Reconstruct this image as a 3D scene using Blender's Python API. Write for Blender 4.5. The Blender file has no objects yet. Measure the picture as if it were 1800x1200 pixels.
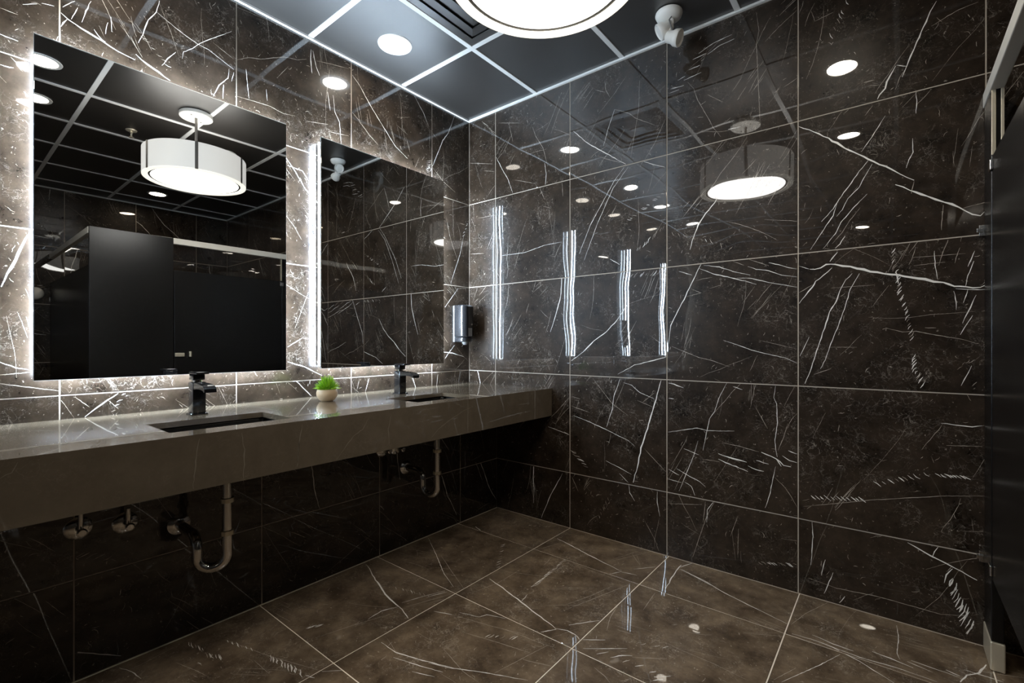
import bpy, bmesh, math, random
from mathutils import Vector, Matrix

# ---------------------------------------------------------------- camera, world, exposure
scene = bpy.context.scene
C = scene.collection
cam_d = bpy.data.cameras.new('camera')
cam = bpy.data.objects.new('camera', cam_d)
C.objects.link(cam)
cam.location = (2.3797, -2.4626, 1.1208)
cam.rotation_euler = (math.pi / 2, 0, 0.6779)
cam_d.sensor_fit = 'HORIZONTAL'
cam_d.sensor_width = 36.0
cam_d.lens = 36.0 * 830.52 / 1800.0
cam_d.shift_y = 4.33 / 1800.0
cam_d.clip_start = 0.02
scene.camera = cam

world = bpy.data.worlds.new('world')
scene.world = world
world.use_nodes = True
world.node_tree.nodes['Background'].inputs[0].default_value = (0.9, 0.95, 1.0, 1)
world.node_tree.nodes['Background'].inputs[1].default_value = 0.005

LED_STRENGTH = 300.0
DOWNLIGHT_STRENGTH = 75.0
PENDANT_STRENGTH = 14.0
SHADE_STRENGTH = 0.42

vs = scene.view_settings
vs.view_transform = 'Standard'
vs.look = 'None'
vs.gamma = 1.0
vs.use_curve_mapping = False
vs.exposure = 0.45
try:
    scene.cycles.use_denoising = True
    scene.cycles.denoiser = 'OPENIMAGEDENOISE'
    scene.cycles.denoising_input_passes = 'RGB_ALBEDO_NORMAL'
    scene.cycles.max_bounces = 12
    scene.cycles.glossy_bounces = 8
    scene.cycles.diffuse_bounces = 4
    scene.cycles.sample_clamp_indirect = 2.0
    scene.cycles.blur_glossy = 0.3
except Exception:
    pass

# ---------------------------------------------------------------- materials
def new_mat(name):
    m = bpy.data.materials.new(name)
    m.use_nodes = True
    nt = m.node_tree
    return m, nt, nt.nodes['Principled BSDF']

def plain(name, col, rough=0.5, metal=0.0, emit=None, strength=0.0, coat=0.0, var=0.0, ior=1.5):
    m, nt, b = new_mat(name)
    b.inputs['Base Color'].default_value = (*col, 1)
    b.inputs['Roughness'].default_value = rough
    b.inputs['Metallic'].default_value = metal
    b.inputs['IOR'].default_value = ior
    if coat:
        b.inputs['Coat Weight'].default_value = coat
        b.inputs['Coat Roughness'].default_value = 0.05
    if emit:
        b.inputs['Emission Color'].default_value = (*emit, 1)
        b.inputs['Emission Strength'].default_value = strength
    if var:
        n = nt.nodes.new('ShaderNodeTexNoise')
        n.inputs['Scale'].default_value = 14
        n.inputs['Detail'].default_value = 6
        tc = nt.nodes.new('ShaderNodeTexCoord')
        nt.links.new(tc.outputs['Object'], n.inputs['Vector'])
        r = nt.nodes.new('ShaderNodeMapRange')
        r.inputs['To Min'].default_value = max(0.0, rough - var)
        r.inputs['To Max'].default_value = rough + var
        nt.links.new(n.outputs['Fac'], r.inputs['Value'])
        nt.links.new(r.outputs['Result'], b.inputs['Roughness'])
    return m

def marble(name, dark, light, web, rough, coat, coat_rough, coat_ior, bump, speck=1.0):
    """polished dark stone: mottled ground, faint web of veins, pale specks"""
    m, nt, b = new_mat(name)
    N, L = nt.nodes.new, nt.links.new
    tc = N('ShaderNodeTexCoord')
    oi = N('ShaderNodeObjectInfo')
    off = N('ShaderNodeVectorMath'); off.operation = 'SCALE'
    comb = N('ShaderNodeCombineXYZ')
    for i in range(3):
        L(oi.outputs['Random'], comb.inputs[i])
    L(comb.outputs[0], off.inputs[0]); off.inputs['Scale'].default_value = 173.0
    add = N('ShaderNodeVectorMath'); add.operation = 'ADD'
    L(tc.outputs['Object'], add.inputs[0]); L(off.outputs[0], add.inputs[1])

    def noise(scale, detail, rough_=0.6, dist=0.0):
        n = N('ShaderNodeTexNoise')
        n.inputs['Scale'].default_value = scale
        n.inputs['Detail'].default_value = detail
        n.inputs['Roughness'].default_value = rough_
        n.inputs['Distortion'].default_value = dist
        L(add.outputs[0], n.inputs['Vector'])
        return n.outputs['Fac']

    def ridge(src, width, strength):
        s = N('ShaderNodeMath'); s.operation = 'SUBTRACT'; s.inputs[1].default_value = 0.5
        L(src, s.inputs[0])
        a = N('ShaderNodeMath'); a.operation = 'ABSOLUTE'; L(s.outputs[0], a.inputs[0])
        r = N('ShaderNodeMapRange')
        r.inputs['From Min'].default_value = 0.0
        r.inputs['From Max'].default_value = width
        r.inputs['To Min'].default_value = strength
        r.inputs['To Max'].default_value = 0.0
        L(a.outputs[0], r.inputs['Value'])
        return r.outputs[0]

    def mul(a, c):
        k = N('ShaderNodeMath'); k.operation = 'MULTIPLY'
        L(a, k.inputs[0]); L(c, k.inputs[1]); return k.outputs[0]

    def addf(a, c):
        k = N('ShaderNodeMath'); k.operation = 'ADD'; k.use_clamp = True
        L(a, k.inputs[0]); L(c, k.inputs[1]); return k.outputs[0]

    mott = N('ShaderNodeMapRange')
    mott.inputs['From Min'].default_value = 0.36; mott.inputs['From Max'].default_value = 0.72
    L(noise(9.0, 9, 0.7), mott.inputs['Value'])
    mx = N('ShaderNodeMix'); mx.data_type = 'RGBA'
    mx.inputs['A'].default_value = (*dark, 1); mx.inputs['B'].default_value = (*light, 1)
    L(mott.outputs[0], mx.inputs['Factor'])
    # web
    mask = N('ShaderNodeMapRange')
    mask.inputs['From Min'].default_value = 0.46; mask.inputs['From Max'].default_value = 0.68
    L(noise(5.0, 3), mask.inputs['Value'])
    web_f = addf(mul(ridge(noise(16.0, 5, 0.55, 0.6), 0.012, 0.42), mask.outputs[0]),
                 mul(ridge(noise(34.0, 4, 0.5, 0.4), 0.014, 0.3), mask.outputs[0]))
    # specks
    sp = N('ShaderNodeMapRange')
    sp.inputs['From Min'].default_value = 0.665; sp.inputs['From Max'].default_value = 0.74
    sp.inputs['To Max'].default_value = 0.7 * speck
    L(noise(85.0, 3, 0.6, 0.3), sp.inputs['Value'])
    fac = addf(web_f, sp.outputs[0])
    mx2 = N('ShaderNodeMix'); mx2.data_type = 'RGBA'
    L(fac, mx2.inputs['Factor']); L(mx.outputs['Result'], mx2.inputs['A'])
    mx2.inputs['B'].default_value = (*web, 1)
    L(mx2.outputs['Result'], b.inputs['Base Color'])
    b.inputs['Roughness'].default_value = rough
    b.inputs['Specular IOR Level'].default_value = 0.12
    b.inputs['Coat Weight'].default_value = coat
    b.inputs['Coat Roughness'].default_value = coat_rough
    b.inputs['Coat IOR'].default_value = coat_ior
    if bump:
        bp = N('ShaderNodeBump')
        bp.inputs['Strength'].default_value = 1.0
        bp.inputs['Distance'].default_value = bump
        L(noise(2.6, 1), bp.inputs['Height'])
        L(bp.outputs[0], b.inputs['Coat Normal']); L(bp.outputs[0], b.inputs['Normal'])
    return m

M = {}
M['wall'] = marble('dark_marble_wall', (0.0112, 0.0072, 0.0046), (0.042, 0.0288, 0.0192), (0.34, 0.30, 0.255), 0.34, 1.0, 0.012, 1.6, 0.003)
M['floor'] = marble('dark_marble_floor', (0.062, 0.042, 0.026), (0.225, 0.165, 0.108), (0.60, 0.53, 0.44), 0.40, 0.8, 0.02, 1.5, 0.0025, 0.9)
M['back_paint'] = plain('dark_brown_paint', (0.030, 0.024, 0.019), 0.6, var=0.1)
M['vein'] = plain('white_vein', (0.86, 0.83, 0.78), 0.3, coat=0.8)
M['vein_faint'] = plain('faint_vein', (0.42, 0.37, 0.31), 0.3, coat=0.8)
M['grout'] = plain('grout', (0.50, 0.43, 0.35), 0.7, var=0.08)
M['counter'] = marble('taupe_quartz', (0.105, 0.082, 0.056), (0.138, 0.110, 0.077), (0.20, 0.17, 0.13), 0.22, 1.0, 0.03, 2.0, 0.0, 0.25)
M['counter_vein'] = plain('quartz_vein', (0.19, 0.165, 0.125), 0.25, coat=0.8)
M['panel'] = plain('ceiling_panel_black', (0.020, 0.0175, 0.015), 0.40, ior=2.0)
M['bar'] = plain('ceiling_bar_white', (0.86, 0.86, 0.84), 0.45, var=0.05)
M['white'] = plain('white_plastic', (0.84, 0.83, 0.79), 0.4, var=0.05)
M['black'] = plain('black_powder_coat', (0.0045, 0.0041, 0.004), 0.27)
M['fixture'] = plain('black_fixture', (0.010, 0.010, 0.011), 0.16, coat=0.6)
M['basin'] = plain('black_basin', (0.003, 0.003, 0.003), 0.22)
M['plastic'] = plain('black_plastic', (0.012, 0.012, 0.013), 0.2, coat=0.3)
M['grey_plastic'] = plain('grey_plastic', (0.12, 0.12, 0.12), 0.3)
M['chrome'] = plain('chrome', (0.75, 0.74, 0.72), 0.14, 1.0, var=0.04)
M['steel'] = plain('brushed_steel', (0.78, 0.71, 0.56), 0.34, 0.65, var=0.08)
M['alu'] = plain('aluminium', (0.84, 0.82, 0.76), 0.42, 0.15, var=0.05)
M['mirror'] = plain('mirror_glass', (0.80, 0.81, 0.80), 0.0, 1.0)
M['mirror_edge'] = plain('mirror_edge', (0.22, 0.23, 0.24), 0.15, 0.6)
M['led'] = plain('led_strip', (0.8, 0.8, 0.8), 0.4, emit=(0.67, 0.83, 1.0), strength=LED_STRENGTH)
M['acrylic'] = plain('frosted_acrylic', (0.75, 0.77, 0.80), 0.35, emit=(0.67, 0.83, 1.0), strength=0.5)
M['down'] = plain('downlight_lens', (0.9, 0.9, 0.9), 0.4, emit=(1.0, 0.91, 0.77), strength=DOWNLIGHT_STRENGTH)
M['warm_down'] = plain('warm_downlight_lens', (0.9, 0.9, 0.9), 0.4, emit=(1.0, 0.82, 0.60), strength=DOWNLIGHT_STRENGTH * 0.5)
M['diffuser'] = plain('pendant_diffuser', (0.9, 0.9, 0.9), 0.5, emit=(1.0, 0.975, 0.94), strength=PENDANT_STRENGTH)
M['uplight'] = plain('pendant_top_diffuser', (0.9, 0.9, 0.9), 0.5, emit=(1.0, 0.97, 0.93), strength=PENDANT_STRENGTH * 0.4)
M['grout_floor'] = plain('floor_grout', (0.90, 0.82, 0.70), 0.7, var=0.08)
M['shade'] = plain('linen_shade', (0.55, 0.54, 0.51), 0.8, emit=(1.0, 0.98, 0.95), strength=SHADE_STRENGTH, var=0.05)
M['rim'] = plain('cream_rim', (0.60, 0.57, 0.46), 0.5, emit=(1.0, 0.96, 0.84), strength=SHADE_STRENGTH * 2.2)
M['bronze'] = plain('dark_bronze', (0.16, 0.15, 0.14), 0.35, 0.7)
M['leaf'] = plain('leaf_green', (0.30, 0.56, 0.02), 0.5)
M['leaf_dark'] = plain('leaf_green_dark', (0.12, 0.30, 0.02), 0.5)
M['pot'] = plain('pale_wood_pot', (0.46, 0.34, 0.21), 0.45, var=0.1)
M['soil'] = plain('moss_filling', (0.05, 0.09, 0.02), 0.9)

for k_, mode in (('led', 'FRONT'), ('acrylic', 'NONE'), ('shade', 'NONE'), ('rim', 'NONE')):
    try:
        M[k_].cycles.emission_sampling = mode
    except Exception:
        pass

# ---------------------------------------------------------------- helpers
def tag(o, label=None, cat=None, group=None, kind=None):
    if label: o['label'] = label
    if cat: o['category'] = cat
    if group: o['group'] = group
    if kind: o['kind'] = kind
    return o

def empty(name, loc, label=None, cat=None, group=None, kind=None):
    o = bpy.data.objects.new(name, None)
    o.empty_display_size = 0.05
    o.location = loc
    C.objects.link(o)
    return tag(o, label, cat, group, kind)

def obj(name, bm, mats, parent=None, loc=(0, 0, 0), smooth=None):
    me = bpy.data.meshes.new(name)
    bm.normal_update()
    bm.to_mesh(me); bm.free()
    for m in (mats if isinstance(mats, (list, tuple)) else [mats]):
        me.materials.append(M[m])
    if smooth is not None:
        me.shade_smooth()
        me.set_sharp_from_angle(angle=math.radians(smooth))
    o = bpy.data.objects.new(name, me)
    o.location = loc
    C.objects.link(o)
    if parent: o.parent = parent
    return o

def dup(o, parent=None, loc=None):
    c = o.copy(); C.objects.link(c)
    if parent: c.parent = parent
    if loc is not None: c.location = loc
    return c

def dup_tree(o, parent=None, loc=None):
    c = dup(o, parent, loc)
    for ch in list(o.children):
        dup_tree(ch, c)
    return c

def add_box(bm, lo, hi, bevel=0.0, seg=2, mat=0):
    r = bmesh.ops.create_cube(bm, size=1.0)
    vs_ = r['verts']
    for v in vs_:
        v.co = Vector([(lo[i] + hi[i]) / 2 + v.co[i] * (hi[i] - lo[i]) for i in range(3)])
    fs = set(f for v in vs_ for f in v.link_faces)
    for f in fs: f.material_index = mat
    if bevel:
        es = list(set(e for v in vs_ for e in v.link_edges))
        bmesh.ops.bevel(bm, geom=es, offset=bevel, segments=seg, affect='EDGES', profile=0.5)

def box(lo, hi, bevel=0.0, seg=2):
    bm = bmesh.new(); add_box(bm, lo, hi, bevel, seg); return bm

def add_lathe(bm, prof, seg=32, mtx=None, mat=0, caps=True):
    rings = []
    for r, z in prof:
        if r < 1e-6:
            rings.append([bm.verts.new((0, 0, z))])
        else:
            rings.append([bm.verts.new((r * math.cos(2 * math.pi * k / seg), r * math.sin(2 * math.pi * k / seg), z)) for k in range(seg)])
    for a, b in zip(rings, rings[1:]):
        for k in range(seg):
            q = (k + 1) % seg
            if len(a) == 1 and len(b) == 1: continue
            if len(a) == 1: f = bm.faces.new((a[0], b[q], b[k]))
            elif len(b) == 1: f = bm.faces.new((a[k], a[q], b[0]))
            else: f = bm.faces.new((a[k], a[q], b[q], b[k]))
            f.material_index = mat
    if caps:
        for rg, rev in ((rings[0], True), (rings[-1], False)):
            if len(rg) > 2:
                f = bm.faces.new(rg[::-1] if rev else rg); f.material_index = mat
    if mtx is not None:
        for rg in rings:
            for v in rg: v.co = mtx @ v.co
    bmesh.ops.recalc_face_normals(bm, faces=bm.faces)

def lathe(prof, seg=32, mtx=None):
    bm = bmesh.new(); add_lathe(bm, prof, seg, mtx); return bm

def axis_mtx(p, d):
    d = Vector(d).normalized()
    return Matrix.Translation(Vector(p)) @ d.to_track_quat('Z', 'Y').to_matrix().to_4x4()

def add_cyl(bm, p, q, r, seg=20, r2=None, mat=0):
    p, q = Vector(p), Vector(q)
    add_lathe(bm, [(r, 0), (r2 if r2 is not None else r, (q - p).length)], seg, axis_mtx(p, q - p), mat)

def add_tube(bm, pts, r, seg=14, mat=0):
    pts = [Vector(p) for p in pts]
    rings = []
    up = None
    for i, p in enumerate(pts):
        t = (pts[min(i + 1, len(pts) - 1)] - pts[max(i - 1, 0)]).normalized()
        if up is None:
            up = Vector((0, 1, 0)) if abs(t.y) < 0.9 else Vector((1, 0, 0))
        a = t.cross(up).normalized(); b = a.cross(t).normalized()
        rings.append([bm.verts.new(p + r * (math.cos(2 * math.pi * k / seg) * a + math.sin(2 * math.pi * k / seg) * b)) for k in range(seg)])
    for A, B in zip(rings, rings[1:]):
        for k in range(seg):
            bm.faces.new((A[k], A[(k + 1) % seg], B[(k + 1) % seg], B[k])).material_index = mat
    bm.faces.new(rings[0][::-1]); bm.faces.new(rings[-1])
    bmesh.ops.recalc_face_normals(bm, faces=bm.faces)

# ---------------------------------------------------------------- the stone's own veins
# drawn in each surface's own metres: right wall and mirror wall (along, height), floor (x, y), counter front (along, height)
VEINS = {
'right': '''
5 2.048,2.097 2.092,2.071 2.163,2.014 2.208,1.970 2.255,1.931 2.301,1.889 2.357,1.845 2.403,1.807 2.447,1.771
5 2.389,1.766 2.435,1.734 2.486,1.699 2.535,1.668 2.577,1.641 2.614,1.608 2.635,1.598 2.648,1.611
2 2.357,2.054 2.331,2.010 2.305,1.966 2.278,1.926
2.5 2.301,1.884 2.271,1.846 2.244,1.805 2.200,1.741 2.180,1.705 2.138,1.656
2.2 2.196,1.732 2.180,1.676 2.138,1.609 2.096,1.539
1.8 2.314,1.867 2.286,1.814 2.271,1.780 2.232,1.740 2.212,1.695 2.192,1.669
2 2.297,1.746 2.255,1.701 2.208,1.642 2.188,1.596 2.143,1.536
1.3 2.275,1.693 2.240,1.647 2.212,1.598 2.176,1.554
2.2 2.222,1.582 2.204,1.550 2.186,1.533
1.6 2.532,1.655 2.529,1.603 2.527,1.560
1.5 2.447,1.768 2.438,1.722
2 2.442,1.938 2.443,1.883 2.431,1.855 2.423,1.825
3.5 2.512,2.452 2.496,2.419 2.474,2.366 2.455,2.316 2.438,2.269 2.424,2.228 2.410,2.193
5 2.389,2.246 2.375,2.214 2.362,2.191 2.357,2.165 2.339,2.144 2.331,2.130
2 2.393,2.247 2.424,2.231
1.2 2.424,2.228 2.403,2.195 2.389,2.150
1.5 2.629,2.396 2.577,2.390 2.545,2.380 2.499,2.360
1.3 2.051,2.601 2.066,2.635 2.070,2.653
1.3 2.113,2.544 2.147,2.549 2.180,2.554
1.2 2.100,2.594 2.113,2.544
1.5 2.286,2.213 2.320,2.213
1.8 2.452,2.119 2.455,2.078 2.452,2.034
1.2 2.216,2.102 2.240,2.123
1.2 2.290,2.074 2.316,2.109
6 2.094,1.451 2.113,1.448 2.155,1.465 2.188,1.464 2.240,1.447 2.309,1.423 2.375,1.405 2.417,1.393 2.479,1.373 2.532,1.356 2.564,1.342 2.595,1.336 2.635,1.329 2.648,1.336
2 2.053,1.471 2.092,1.454
2 2.567,1.331 2.626,1.323 2.647,1.323
3 2.196,1.515 2.167,1.479
3.5 2.176,1.451 2.143,1.419 2.117,1.397 2.105,1.373 2.075,1.334 2.053,1.303
1.5 2.105,1.383 2.053,1.351
3 2.247,1.419 2.224,1.393 2.204,1.350 2.192,1.307 2.167,1.260 2.155,1.211 2.130,1.127 2.109,1.051 2.096,1.001 2.075,0.944
2.4 2.271,1.417 2.240,1.353 2.224,1.286 2.200,1.204 2.172,1.122 2.151,1.052 2.134,1.012
2 2.506,1.483 2.509,1.426 2.516,1.372
1.5 2.532,1.480 2.519,1.425
2 2.620,1.469 2.601,1.412
2.2 2.618,1.431 2.601,1.378 2.594,1.336
2 2.601,1.326 2.589,1.276
2 2.562,1.323 2.569,1.281 2.569,1.251
2.2 2.623,1.304 2.608,1.258 2.586,1.199
2 2.614,1.228 2.580,1.156
1.6 2.357,1.187 2.410,1.169 2.452,1.171 2.512,1.155 2.583,1.139 2.629,1.121
2 2.611,1.039 2.583,0.962
1.5 2.479,1.184 2.512,1.183
1.8 2.092,1.152 2.057,1.066
1.5 2.109,0.986 2.172,1.013
1.1 2.442,1.464 2.595,1.462
1.1 2.445,1.432 2.538,1.436
1 2.172,1.363 2.324,1.365
1 2.167,1.107 2.263,1.107
4 2.391,1.411 2.398,1.364
3.5 1.626,1.526 1.586,1.448 1.539,1.350 1.488,1.257 1.471,1.218 1.458,1.121
2.5 1.613,1.505 1.685,1.470 1.782,1.439 1.879,1.403
2 1.793,1.439 1.848,1.435 1.931,1.407 2.045,1.377
2 1.638,1.518 1.714,1.501 1.777,1.473 1.853,1.449
1.5 1.777,1.522 1.826,1.498
2 1.842,1.491 1.879,1.473 1.931,1.462 1.982,1.437 2.045,1.423
2.5 1.931,1.499 1.972,1.486 2.011,1.468 2.045,1.459
1.5 1.848,1.523 1.931,1.485
2 1.514,1.499 1.580,1.474
1.8 1.731,1.139 1.782,1.121 1.858,1.092 1.942,1.070 2.001,1.057 2.045,1.034
1.5 1.475,1.108 1.545,1.080 1.613,1.053 1.679,1.038 1.760,1.010
1 1.890,1.139 2.040,1.099
1 1.577,1.402 1.626,1.379 1.552,1.365
1 1.720,1.449 1.720,1.412 1.667,1.398
5 1.419,0.927 1.397,0.848 1.370,0.760 1.343,0.661 1.306,0.551 1.283,0.442 1.259,0.353
2.5 1.182,0.925 1.142,0.822 1.132,0.748 1.097,0.643
1.8 1.202,0.903 1.250,0.892 1.297,0.855 1.379,0.826
1.6 1.283,0.810 1.370,0.781
1.5 1.316,0.803 1.379,0.856
2 0.876,0.687 0.975,0.663 1.091,0.628 1.231,0.581 1.269,0.555
1.5 0.861,0.802 0.921,0.792
1.5 0.861,0.744 0.986,0.716
2 1.091,0.447 1.172,0.423 1.250,0.396
2 1.177,0.388 1.231,0.348
2 1.234,0.335 1.240,0.291 1.269,0.252
2 1.397,0.331 1.397,0.271 1.411,0.200
1.4 1.325,0.549 1.388,0.493 1.445,0.443
1.3 1.008,0.917 1.132,0.780 1.231,0.720
2 0.807,0.581 0.848,0.566
1.5 0.864,0.314 0.909,0.235
1.2 1.325,0.159 1.379,0.076 1.406,0.014
2 0.690,0.600 0.839,0.570
4 1.708,0.578 1.771,0.563 1.837,0.556
3 1.708,0.551 1.760,0.534 1.804,0.524 1.842,0.512
1.5 1.632,0.539 1.714,0.539
3 1.842,0.539 1.879,0.527 1.911,0.524
3.5 1.879,0.571 1.906,0.566 1.931,0.562
4 1.900,0.612 1.962,0.592 1.992,0.566 2.021,0.562
3 1.962,0.592 1.982,0.559
1.6 1.726,0.635 1.793,0.629 1.890,0.613
3 1.987,0.610 2.016,0.592 2.045,0.586
2.5 2.011,0.636 2.047,0.625
1.8 1.748,0.930 1.714,0.861 1.691,0.786 1.667,0.747 1.650,0.665 1.635,0.583
2 1.959,0.927 1.952,0.872 1.964,0.845 1.967,0.760 1.957,0.679 1.959,0.634 1.967,0.601
2 1.959,0.555 1.949,0.502 1.934,0.414 1.916,0.355
1.4 2.009,0.759 1.992,0.695 1.969,0.630
1.4 1.877,0.820 1.926,0.727
1.8 1.457,0.655 1.545,0.678 1.607,0.694 1.656,0.686 1.782,0.698
1.8 1.610,0.629 1.589,0.551 1.545,0.437 1.514,0.354
2 1.539,0.579 1.613,0.558
2 1.458,0.460 1.514,0.437
2.2 1.501,0.470 1.558,0.445 1.620,0.422 1.644,0.404
2 1.458,0.408 1.526,0.401
1.8 1.539,0.410 1.577,0.392 1.595,0.348
3 1.458,0.915 1.488,0.910 1.536,0.893
2 1.458,0.834 1.488,0.833
2 1.777,0.914 1.818,0.901
1.4 1.952,0.508 1.997,0.466 2.021,0.431 2.047,0.384
2 1.685,0.336 1.656,0.289 1.653,0.224
1.4 1.647,0.328 1.635,0.220
1.5 1.468,0.280 1.626,0.308
3 0.875,2.410 0.970,2.312 1.096,2.218 1.216,2.127
2.2 1.206,2.113 1.142,2.046 1.076,1.949 0.991,1.822 0.915,1.661
1.8 1.230,2.108 1.137,2.010 1.034,1.816 0.948,1.618
2.2 1.320,2.117 1.384,2.085 1.441,2.058
1.8 1.147,2.457 1.107,2.359 1.076,2.265
1.6 1.147,2.457 1.235,2.407 1.273,2.369 1.384,2.297
1.5 1.023,2.609 1.086,2.574
1.4 1.086,2.643 1.091,2.586 1.117,2.536
1.2 1.297,2.569 1.292,2.412 1.273,2.311 1.245,2.158
1.1 1.018,2.601 0.937,2.513
1.4 1.441,2.314 1.384,2.202 1.329,2.128
2 1.117,1.609 1.177,1.570
2 1.613,2.595 1.685,2.619 1.771,2.627
2 1.656,2.573 1.714,2.596 1.782,2.601
2 1.583,2.575 1.650,2.581
2.2 1.564,2.529 1.620,2.533
2.5 1.539,2.484 1.626,2.494
2 1.507,2.495 1.545,2.504
2 1.468,2.463 1.539,2.458
1.8 1.462,2.443 1.514,2.445
2.5 1.754,2.168 1.810,2.167
1.3 1.879,2.687 1.890,2.595 1.879,2.536 1.885,2.406 1.890,2.277 1.896,2.136
1.5 1.558,2.468 1.589,2.425 1.607,2.363 1.656,2.261 1.685,2.197 1.720,2.144
1.3 2.035,2.618 1.972,2.578 1.916,2.533
1.1 1.992,2.294 2.045,2.317
1.2 1.656,2.372 1.731,2.310
2.4 0.257,2.405 0.311,2.309 0.364,2.226 0.404,2.126
2.4 0.663,2.266 0.674,2.196 0.668,2.130
1.5 0.567,2.524 0.591,2.459 0.651,2.365 0.686,2.241
1.3 0.371,2.601 0.404,2.470
1.2 0.277,2.634 0.468,2.578
1.3 0.417,2.214 0.591,2.152
1.5 0.627,2.110 0.663,2.036
1.5 0.793,2.113 0.799,2.028
1.8 0.311,1.722 0.506,1.719 0.663,1.747 0.788,1.750
1.5 0.351,1.707 0.364,1.623 0.351,1.563
1.5 0.004,2.424 0.222,2.367
1.2 0.144,2.337 0.243,2.310
1.3 0.011,1.768 0.144,1.757
2.5 2.526,0.815 2.613,0.809 2.640,0.817
1.2 2.541,0.731 2.640,0.740
1.5 2.069,0.394 2.310,0.473 2.526,0.533 2.647,0.558
2.4 2.103,0.336 2.106,0.270 2.098,0.141
4 2.426,0.326 2.496,0.294 2.563,0.268 2.626,0.239
4 2.518,0.335 2.499,0.290
1.6 2.089,0.081 2.194,0.069 2.327,0.080 2.418,0.079 2.526,0.076 2.598,0.097
2 2.151,0.180 2.137,0.107
2.2 2.180,0.132 2.147,0.031
2.5 2.221,0.044 2.203,0.010
1.6 1.691,0.339 1.654,0.259 1.583,0.030
1.2 1.799,0.292 1.764,0.183
3 0.796,0.323 0.708,0.171 0.636,0.013''',
'mirror': '''
4.5 2.151,2.338 2.131,2.322 2.093,2.310 2.034,2.292 1.986,2.276 1.932,2.266
2.5 2.067,2.427 2.080,2.381 2.093,2.333
2 2.112,2.402 2.146,2.361
2 2.103,2.381 2.122,2.329
3 2.153,2.285 2.134,2.322
2.5 2.200,2.344 2.168,2.352
2.5 2.248,2.313 2.212,2.335
1.5 2.303,2.271 2.259,2.271
2 2.303,2.181 2.259,2.178
2 2.303,2.076 2.270,2.079
2 2.007,2.399 2.004,2.343
2 2.017,2.372 2.024,2.324
2 2.058,2.324 2.038,2.299 2.024,2.293
2.5 1.849,2.551 1.861,2.497 1.888,2.450 1.906,2.384 1.921,2.340
1.8 1.857,2.497 1.797,2.469 1.755,2.452 1.712,2.439 1.668,2.435 1.622,2.416 1.565,2.393
2 1.575,2.565 1.632,2.512 1.682,2.467 1.712,2.436 1.730,2.410 1.764,2.379 1.770,2.347
2.5 1.585,2.387 1.589,2.343 1.627,2.293 1.650,2.235
2 1.608,2.304 1.611,2.240
1.2 1.650,2.475 1.565,2.441
2 1.511,2.420 1.506,2.358 1.498,2.286
1.5 1.551,2.275 1.475,2.282 1.401,2.287 1.340,2.276 1.276,2.286
2.5 1.191,2.667 1.194,2.612 1.185,2.545
2 1.182,2.666 1.160,2.580
1.8 1.420,2.362 1.414,2.309
1.4 1.551,2.445 1.501,2.479 1.444,2.498 1.334,2.561 1.264,2.579 1.216,2.605
2 1.565,2.380 1.575,2.334
4 1.929,2.290 1.891,2.266 1.853,2.251 1.813,2.235
2 1.793,2.365 1.821,2.323 1.841,2.285
1 1.311,2.523 1.368,2.440
2 0.957,2.650 0.899,2.601 0.830,2.517 0.719,2.403 0.652,2.336 0.556,2.289
1.6 0.957,2.438 0.913,2.406 0.838,2.342 0.776,2.303
1.8 0.501,2.705 0.426,2.625 0.382,2.552
3 0.149,2.707 0.203,2.577 0.256,2.504 0.297,2.414 0.367,2.264
1.3 0.367,2.534 0.307,2.495
2 1.098,2.485 1.082,2.387
1.8 1.065,2.480 1.055,2.391 1.027,2.345 1.017,2.229
1.5 1.216,2.282 1.095,2.308
1.3 1.095,2.271 0.971,2.289
2 1.166,2.601 1.144,2.551
2 1.191,2.625 1.188,2.549
1.5 0.347,2.292 0.256,2.226 0.138,2.179
1 0.635,2.468 0.556,2.439
1.3 1.160,2.622 1.068,2.646 0.971,2.666
5 2.229,1.521 2.247,1.467 2.277,1.387 2.300,1.317
2.5 2.303,1.058 2.264,1.038 2.233,1.031
1.5 2.303,1.015 2.224,1.021
1.5 2.303,0.985 2.251,0.972 2.155,0.949
3.5 1.984,0.925 2.033,0.891 2.083,0.844
1.5 2.017,0.903 1.984,0.864
1.5 2.111,0.922 2.070,0.880
4 1.315,1.033 1.226,1.001 1.132,0.952
2 1.315,1.105 1.236,1.153
1.2 1.276,1.201 1.206,1.391
2.2 0.055,1.894 0.093,1.754 0.185,1.537
2 0.112,1.511 0.238,1.370
2.5 0.149,1.112 0.238,1.021
2 0.838,0.920 0.864,0.839
1.5 0.901,0.923 0.920,0.849
2.5 1.315,2.022 1.236,2.016 1.206,1.975 1.153,1.969''',
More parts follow.
